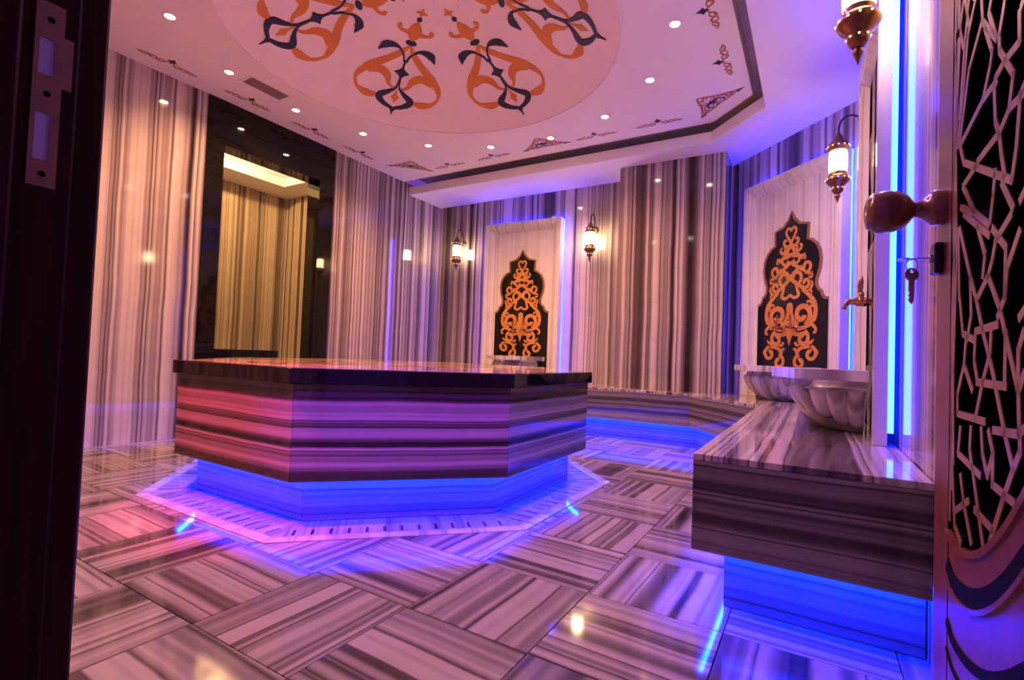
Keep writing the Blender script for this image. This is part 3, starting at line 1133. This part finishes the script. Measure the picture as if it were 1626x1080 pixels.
# ------------------------------------------------------------------ wall sconces
def sconce_parts():
    P = []
    plate = MB().lathe([(.038, 0), (.040, -.006), (.030, -.014), (.026, -.018), (.012, -.024)], 24, 'y', (0, 0, .40))
    P.append(('wall_plate', plate.mesh('wall_plate', M['bronze'], smooth=True)))
    arm = MB()
    path = [(0, -.018, .40), (0, -.030, .43), (0, -.034, .49), (0, -.055, .545), (0, -.100, .565), (0, -.142, .545), (0, -.158, .500), (0, -.160, .455)]
    arm.tube([tuple(v) for v in smoothpath(path, 5)], .0055, 10)
    P.append(('hook_arm', arm.mesh('hook_arm', M['iron'], smooth=True)))
    c = (0, -.160, 0)
    cap = MB().lathe([(.004, .470), (.010, .462), (.012, .450), (.020, .440), (.026, .425), (.040, .402), (.058, .388), (.064, .374),
                      (.062, .360), (.054, .350), (.050, .342), (.046, .340)], 28, 'z', c)
    P.append(('cap', cap.mesh('cap', M['bronze'], smooth=True)))
    glass = MB().lathe([(.044, .343), (.049, .335), (.051, .29), (.051, .24), (.049, .205), (.044, .198)], 28, 'z', c)
    P.append(('glass', glass.mesh('glass', M['glass'], smooth=True)))
    cup = MB().lathe([(.046, .206), (.050, .200), (.046, .186), (.056, .178), (.066, .164), (.067, .150), (.058, .134), (.042, .120),
                      (.034, .108), (.036, .098), (.030, .080), (.016, .064)], 28, 'z', c)
    P.append(('cup', cup.mesh('cup', M['bronze'], smooth=True)))
    fin = MB().lathe([(.016, .066), (.013, .056), (.018, .048), (.012, .036), (.006, .020), (.001, .004)], 16, 'z', c)
    P.append(('finial', fin.mesh('finial', M['bronze'], smooth=True)))
    dots = MB()
    for rr, zz, k in ((.0645, .368, 12), (.068, .158, 12), (.0355, .100, 8)):
        for i in range(k):
            a = 2 * PI * i / k
            x, y = rr * math.cos(a), rr * math.sin(a)
            dots.lathe([(.0005, -.004), (.0036, -.002), (.0042, 0), (.0036, .002), (.0005, .004)], 6, 'z', (c[0] + x, c[1] + y, zz))
    P.append(('pierced_dots', dots.mesh('pierced_dots', M['lamp_dot'], smooth=True)))
    return P


M['lamp_dot'] = emit('lamp_dot', (1.0, 0.72, 0.42), 2.5)
SCON = sconce_parts()
for lab, loc, rz in (('bronze lantern sconce on the back wall, in the corner left of the panel', (-4.02, YB, 1.84), 0),
                     ('bronze lantern sconce on the back wall between the panel and the striped pier', (-2.16, YB, 1.84), 0),
                     ('bronze lantern sconce on a black hook in front of the diagonal panel', (XR, 3.81, 1.83), -PI / 2),
                     ('large bronze lantern sconce cut by the top edge of the picture', (XR, 2.08, 1.83), -PI / 2)):
    t = thing('wall_sconce', lab, 'sconce', loc, rz, 'bronze lantern wall sconces')
    made = {}
    for nm, me in SCON:
        po_ = place(me, nm, made.get({'finial': 'cup', 'pierced_dots': 'cup', 'hook_arm': 'wall_plate'}.get(nm), t))
        made[nm] = po_
        if nm == 'pierced_dots':
            po_['kind'] = 'stuff'

# ------------------------------------------------------------------ ring of recessed spots
ringm = MB().lathe([(.030, -.001), (.046, -.001), (.046, .004), (.040, .006), (.030, .002)], 24, 'z', caps=False).mesh('trim_ring', M['plaster'], smooth=False)
lensm = MB().lathe([(.001, -.0005), (.029, -.0005), (.029, .002), (.001, .002)], 24, 'z').mesh('lens', M['lens'])
ords = ['first', 'second', 'third', 'fourth', 'fifth', 'sixth', 'seventh', 'eighth', 'ninth', 'tenth']
VIOLET, MAGENTA = (0.42, 0.13, 1.0), (1.0, 0.16, 0.34)
ADDED_TINT = {10: VIOLET, 11: VIOLET, 12: VIOLET}      # violet added to unseen ring spots to give the room purple light
for k in range(16):
    az = -140.0 - 22.45 * k
    x, y = -2.361 + 1.66 * math.cos(math.radians(az)), 2.643 + 1.66 * math.sin(math.radians(az))
    if k < 10:
        lab = '%s recessed ceiling spotlight from the left in the ring around the dome' % ords[k]
    else:
        lab = '%s recessed ceiling spotlight of the ring counted from the lattice door' % ords[k - 10]
    t = thing('ceiling_spotlight', lab, 'spotlight', (x, y, Z_CEIL - .006), 0, 'recessed spots in the ceiling ring')
    place(ringm, 'trim_ring', t)
    place(lensm, 'lens', t)
    ld = bpy.data.lights.new('spot_lamp', 'SPOT')
    ld.energy = SPOT_W * (0.62 if k in ADDED_TINT else 1.0)
    ld.color = ADDED_TINT.get(k, SPOT_COL)
    ld.spot_size = math.radians(140)
    ld.spot_blend = 0.9
    ld.shadow_soft_size = 0.03
    lo = bpy.data.objects.new('spot_lamp', ld)
    lo.location = (0, 0, -.012)
    link(lo, t)

# added coloured fill spots, out of view in the soffit, to tint the platform
for lab, p, target, col, watt, cone in (
        ('added violet fill spotlight, unseen, in the soffit above the entrance door', (-.75, .40, Z_SOFF - .004), (-1.58, 1.72, .50), (0.30, 0.03, 1.0), 620, 32),
        ('added magenta fill spotlight, unseen, in the soffit above the front wall', (-2.55, .40, Z_SOFF - .004), (-2.36, 1.37, .50), (1.0, 0.04, 0.14), 560, 32)):
    t = thing('added_spotlight', lab, 'spotlight', p)
    place(ringm, 'trim_ring', t)
    place(MB().lathe([(.001, -.0005), (.029, -.0005), (.029, .002), (.001, .002)], 24, 'z').mesh('lens', emit('added_lens', col, 20)), 'lens', t)
    ld = bpy.data.lights.new('added_lamp', 'SPOT')
    ld.energy = watt
    ld.color = col
    ld.spot_size = math.radians(cone)
    ld.spot_blend = 0.7
    ld.shadow_soft_size = 0.03
    lo = bpy.data.objects.new('added_lamp', ld)
    lo.location = (0, 0, -.012)
    lo.rotation_euler = (Vector(target) - Vector(p)).to_track_quat('-Z', 'Y').to_euler()
    link(lo, t)

# ------------------------------------------------------------------ air vent
v = thing('ceiling_vent', 'rectangular air vent grille in the ceiling above the black portal', 'vent', (-3.915, 2.435, Z_CEIL))
fr = MB()
fr.box(-.085, .085, -.18, -.165, -.006, 0).box(-.085, .085, .165, .18, -.006, 0).box(-.085, -.07, -.165, .165, -.006, 0).box(.07, .085, -.165, .165, -.006, 0)
fr.build('frame', M['plaster'], v)
MB().box(-.07, .07, -.165, .165, -.0015, -.0005).build('backing', M['slot'], v)
sl = MB().box(-.004, .004, -.164, .164, -.005, -.002).mesh('slat', M['vent'])
for k in range(11):
    place(sl, 'slat', v, (-.0625 + k * .0125, 0, 0))

LATTICE = [[(0.235,1.29), (0.24,1.26), (0.179,1.222), (0.134,1.128)],[(0.148,1.346), (0.132,1.316), (0.119,1.204), (0.119,1.134)],[(0.206,1.308), (0.172,1.277), (0.153,1.207), (0.122,1.129)],[(0.245,1.252), (0.296,1.201)],[(0.325,1.232), (0.306,1.199), (0.308,1.179)],[(0.308,1.179), (0.354,1.126)],[(0.372,1.189), (0.373,1.153), (0.326,1.156)],[(0.326,1.156), (0.293,1.152), (0.297,1.142)],[(0.289,1.146), (0.244,1.146), (0.134,1.125)],[(0.289,1.146), (0.295,1.095), (0.31,1.073)],[(0.354,1.126), (0.342,1.09), (0.31,1.075), (0.224,1.07)],[(0.392,1.088), (0.342,1.09)],[(0.377,1.093), (0.366,1.036), (0.353,1.004)],[(0.31,1.073), (0.318,1.044), (0.33,1.014)],[(0.157,1.092), (0.353,1.002)],[(0.224,1.067), (0.153,1.057)],[(0.153,1.057), (0.175,1.038), (0.212,1.002), (0.274,0.97)],[(0.296,1.033), (0.289,1.004), (0.278,0.972)],[(0.319,1.01), (0.357,0.969)],[(0.143,1.028), (0.212,1.002)],[(0.25,1.243), (0.28,1.194), (0.273,1.179), (0.244,1.146)],[(0.134,1.128), (0.157,1.092)],[(0.175,1.328), (0.156,1.276), (0.132,1.171)],[(0.274,1.264), (0.266,1.253), (0.296,1.201)],[(0.16,1.014), (0.275,0.956)],[(0.139,0.997), (0.195,0.915), (0.225,0.878)],[(0.226,0.979), (0.259,0.935), (0.251,0.906)],[(0.225,0.878), (0.272,0.904), (0.316,0.858), (0.337,0.824), (0.377,0.76)],[(0.287,0.962), (0.335,0.928)],[(0.351,0.963), (0.299,0.943), (0.288,0.922), (0.272,0.904)],[(0.377,0.938), (0.339,0.902), (0.333,0.869), (0.309,0.848)],[(0.225,0.878), (0.249,0.84), (0.279,0.8), (0.299,0.772)],[(0.162,0.836), (0.217,0.824)],[(0.222,0.836), (0.309,0.839)],[(0.286,0.832), (0.283,0.806), (0.255,0.768)],[(0.222,0.836), (0.218,0.795), (0.233,0.767)],[(0.229,0.767), (0.339,0.765)],[(0.337,0.829), (0.335,0.77)],[(0.138,0.717), (0.265,0.717)],[(0.255,0.768), (0.226,0.719)],[(0.303,0.764), (0.337,0.709)],[(0.178,0.826), (0.169,0.79), (0.21,0.755)],[(0.169,0.79), (0.137,0.746), (0.138,0.717)],[(0.297,0.71), (0.375,0.714)],[(0.377,0.76), (0.381,0.712)],[(0.391,0.826), (0.376,0.806), (0.377,0.76)],[(0.143,0.891), (0.162,0.836)],[(0.195,0.915), (0.202,0.86), (0.183,0.826)],[(0.335,0.928), (0.333,0.869)],[(0.133,0.998), (0.141,0.891)],[(0.393,0.781), (0.377,0.76)],[(0.143,0.658), (0.248,0.645)],[(0.154,0.697), (0.143,0.658)],[(0.206,0.703), (0.201,0.673), (0.24,0.599), (0.261,0.559)],[(0.251,0.707), (0.257,0.675), (0.276,0.65), (0.297,0.681), (0.279,0.707)],[(0.336,0.711), (0.363,0.673), (0.331,0.632), (0.287,0.57)],[(0.294,0.643), (0.367,0.637)],[(0.297,0.681), (0.296,0.644)],[(0.225,0.595), (0.3,0.588)],[(0.121,0.566), (0.198,0.601)],[(0.157,0.629), (0.176,0.59), (0.211,0.547)],[(0.112,0.639), (0.129,0.547), (0.161,0.532)],[(0.382,0.721), (0.383,0.696), (0.363,0.673)]]
# ------------------------------------------------------------------ entrance door (open) and its jamb
DOOR_H = 2.10
ux, uy = .0235, -1.0
ul = math.hypot(ux, uy)
door_rz = math.atan2(uy, ux)
# local x runs from the free edge towards the hinges, local -y faces the camera side (towards -x of the room)
door = bpy.data.objects.new('door_2', None)
door.location = (.184, 1.135, 0)
door.rotation_euler = (0, 0, door_rz)
link(door)
struct(door)
DW = .86
TH = .045
MB().box(0, .094, 0, TH, .01, DOOR_H).build('stile', M['wood'], door, bevel=.002)
MB().box(DW - .094, DW, 0, TH, .01, DOOR_H).build('stile', M['wood'], door, bevel=.002)
MB().box(.095, DW - .095, .024, TH, .01, DOOR_H).build('backing_panel', M['backing'], door)
MB().box(.095, DW - .095, 0, TH, 1.99, DOOR_H).build('top_rail', M['wood'], door, bevel=.002)


def bowl_poly(z_left, z_low, rise, steps=24):
    """curve of a bowl across the panel width, in (s, z)"""
    pts = []
    for i in range(steps + 1):
        s = .095 + (DW - .19) * i / steps
        t = (s - .14) / .29
        z = z_low + (rise * t * t if t > 0 else (z_left - z_low) * (t / .155) ** 2)
        if s > DW / 2:
            t2 = (DW - s - .14) / .29
            z = z_low + (rise * t2 * t2 if t2 > 0 else (z_left - z_low) * (t2 / .155) ** 2)
        pts.append((s, z))
    return pts


b1 = bowl_poly(.531, .522, .160)
low = b1 + [(DW - .095, .01), (.095, .01)]
MB().prism(low, 0, .030, 'xz').build('carved_panel', M['wood'], door, bevel=.003)
g = MB()
for zl, zz, rs, w in ((.480, .464, .150, .026), (.392, .376, .12, .014), (.350, .334, .11, .006)):
    p = bowl_poly(zl, zz, rs)
    g.ribbon(p, w, -.002, .004)
g.build('carved_groove', M['groove_and_shade'], door)
g = MB()
p = bowl_poly(.464, .446, .148)
g.ribbon(p, .007, -.005, .004)
g.ribbon([(s, z - .002) for s, z in b1], .010, -.004, .004)
g.build('moulding', M['wood'], door)

lat = MB()
core = MB()  # black layer that paints shade onto the sides of the straps
LATTICE += [[(.100, .55), (.104, .70), (.100, .86), (.112, 1.0), (.100, 1.14), (.106, 1.3)], [(.110, .60), (.100, .74), (.113, .90), (.101, 1.06), (.112, 1.22), (.102, 1.31)],
            [(.118, .64), (.112, .78), (.124, .95), (.114, 1.12), (.122, 1.30)]]
done = set()
for pl in LATTICE:
    for mx in (0, 1):
        for mz in (0, 1):
            q = []
            for s, z in pl:
                s2 = DW - s if mx else s
                z2 = 2.62 - z if mz else z
                q.append((s2, min(z2, 1.995)))
            if max(p[1] for p in q) - min(p[1] for p in q) < 1e-4 and q[0][1] > 1.99:
                continue
            for a, b in zip(q[:-1], q[1:]):
                if (Vector(a) - Vector(b)).length < 1e-4:
                    continue
                d = (Vector(b) - Vector(a)).normalized() * .003
                lat.ribbon([tuple(Vector(a) - d), tuple(Vector(b) + d)], .0105, 0.0, .0012)
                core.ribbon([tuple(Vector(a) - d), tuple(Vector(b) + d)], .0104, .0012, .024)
# straps joining the two mirrored halves
for z in (.712, .84, .97, 1.09, 1.19, 1.30):
    for zz in (z, 2.62 - z):
        if zz < 1.99:
            lat.ribbon([(.375, zz), (DW / 2, zz + .03), (DW - .375, zz)], .0105, 0.0, .0012)
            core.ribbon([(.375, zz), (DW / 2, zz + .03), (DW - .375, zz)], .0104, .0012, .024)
lt = lat.build('lattice', M['wood_lattice'], door)
core.build('lattice_shade', M['groove_and_shade'], lt)  # strap sides coloured black in place of real shade
lt['label'] = 'carved star-pattern lattice'
MB().box(.0945, .0965, -.0005, .02, .01, DOOR_H).build('shadow_gap', M['groove_and_shade'], door)

# knob, rosette, lock plate (parts of the door)
kn = MB()
kn.lathe([(.030, 0), (.030, -.012), (.0285, -.018), (.0215, -.024), (.0145, -.033), (.0125, -.039), (.016, -.043), (.025, -.049),
          (.0325, -.059), (.0365, -.072), (.0370, -.084), (.0345, -.098), (.027, -.107), (.014, -.1105), (.0005, -.111)], 32, 'y', (.045, 0, 1.056))
autosmooth(kn.build('door_knob', M['wood_knob'], door), .7)
es = MB().box(.012, .046, -.012, 0, .945, .998)
lockp = es.build('lock_plate', M['iron'], door, bevel=.003, seg=2)
es = MB().lathe([(.008, -.012), (.008, -.016), (.006, -.0165)], 16, 'y', (.029, 0, .973))
es.build('lock_cylinder', M['steel'], lockp)
for zz in (.3, 1.05, 1.8):
    MB().lathe([(.008, -.05), (.008, .05)], 12, 'z', (DW + .006, .01, zz)).build('hinge', M['iron'], door)


def door_pt(s, off, z):
    c, sn = math.cos(door_rz), math.sin(door_rz)
    return (.184 + c * s - sn * (-off), 1.135 + sn * s + c * (-off), z)


def key_mesh(shank=True):
    """a flat key hanging along -z: round bow, notched blade"""
    k = MB()
    n = 20
    outer = [(.0125 * math.cos(2 * PI * i / n), .0115 * math.sin(2 * PI * i / n)) for i in range(n)]
    hole = [(.0035 * math.cos(2 * PI * i / n), .0055 + .0028 * math.sin(2 * PI * i / n)) for i in range(n)]
    vs = []
    for yv in (-.0012, .0012):
        vs += [(x, yv, z) for x, z in outer] + [(x, yv, z) for x, z in hole]
    fs = []
    for i in range(n):
        j = (i + 1) % n
        fs += [(i, j, n + j, n + i), (2 * n + i, 3 * n + i, 3 * n + j, 2 * n + j), (i, 2 * n + i, 2 * n + j, j), (n + i, n + j, 3 * n + j, 3 * n + i)]
    k.add(vs, fs)
    blade = [(-.005, -.010), (.005, -.010), (.005, -.024), (.0042, -.046), (.001, -.052), (-.003, -.048), (-.005, -.043), (-.003, -.040), (-.0052, -.036), (-.003, -.032), (-.005, -.028)]
    k.prism(blade, -.0011, .0011, 'xz')
    return k


kz = .973
kx = key_mesh()
# the key in the lock: turned so that its blade runs into the cylinder (local +y of the door)
kk = MB()
kk.v = [(x, -.046 - z * 1.0 - .012, y) for x, y, z in kx.v]
kk.f = kx.f
kk.v = [(x, y * .78 - .006, z) for x, y, z in kk.v]
ko = kk.build('key', M['steel'], loc=door_pt(.029, 0, kz), rz=door_rz)
tag(ko, 'steel key sticking out of the door lock below the wooden knob', 'key')
rg = MB()
ring_pts = [(.029 + .0 * i, -.040 - .008 * math.cos(2 * PI * i / 24), kz - .010 + .011 * math.sin(2 * PI * i / 24)) for i in range(25)]
kr = MB().tube([(p[0] - .029, p[1], p[2] - kz) for p in ring_pts], .0010, 8).build('key_ring', M['steel'], loc=door_pt(.029, 0, kz), rz=door_rz)
tag(kr, 'thin steel ring joining the two keys', 'key ring')
hk = key_mesh()
hk.v = [(x, y, z) for x, y, z in hk.v]
ho = hk.build('key', M['steel'], loc=door_pt(.029, .040, kz - .0265), rz=math.radians(32))
tag(ho, 'steel key hanging from the ring below the lock', 'key')

# left jamb with strike plate
JX = -.85
jamb = struct(MB().box(JX - .07, JX, .02, YF - .02, 0, 2.16).build('trim_1', M['wood_dark'], bevel=.004))
MB().box(JX - .07, JX + .012, .02, .205, 0, 2.16).build('door_stop', M['wood_dark'], jamb, bevel=.004)
MB().box(JX - .08, JX - .004, .255, YF + .012, 0, 2.2).build('casing', M['wood_dark'], jamb, bevel=.004)
# plate with two openings: a frame of bars in the plane x = JX
pl_ = MB()
Y0, Y1 = .2185, .2475
zs = [.972, 1.006, 1.067, 1.116, 1.163, 1.210]
h0, h1 = .2235, .2385
xa, xb = JX + .0002, JX + .0025
for a, b in ((0, 1), (2, 3), (4, 5)):
    pl_.box(xa, xb, Y0, Y1, zs[a], zs[b])
for a, b in ((1, 2), (3, 4)):
    pl_.box(xa, xb, Y0, h0, zs[a], zs[b]).box(xa, xb, h1, Y1, zs[a], zs[b])
pl_.box(xa, xb, Y1, Y1 + .010, 1.105, 1.172)
po = pl_.build('strike_plate', M['plate'], jamb)
po['label'] = 'bronze strike plate with two openings'
rc = MB().box(JX + .0001, JX + .0006, h0, h1, zs[1], zs[2]).box(JX + .0001, JX + .0006, h0, h1, zs[3], zs[4])
rc.build('strike_recess', M['lockbox'], jamb)
sc = MB()
for zz in (.988, 1.0915, 1.188):
    sc.lathe([(.0035, .0022), (.0038, .0030), (.0020, .0034)], 12, 'x', (JX, .2335, zz))
sc.build('screw', M['groove_and_shade'], jamb)
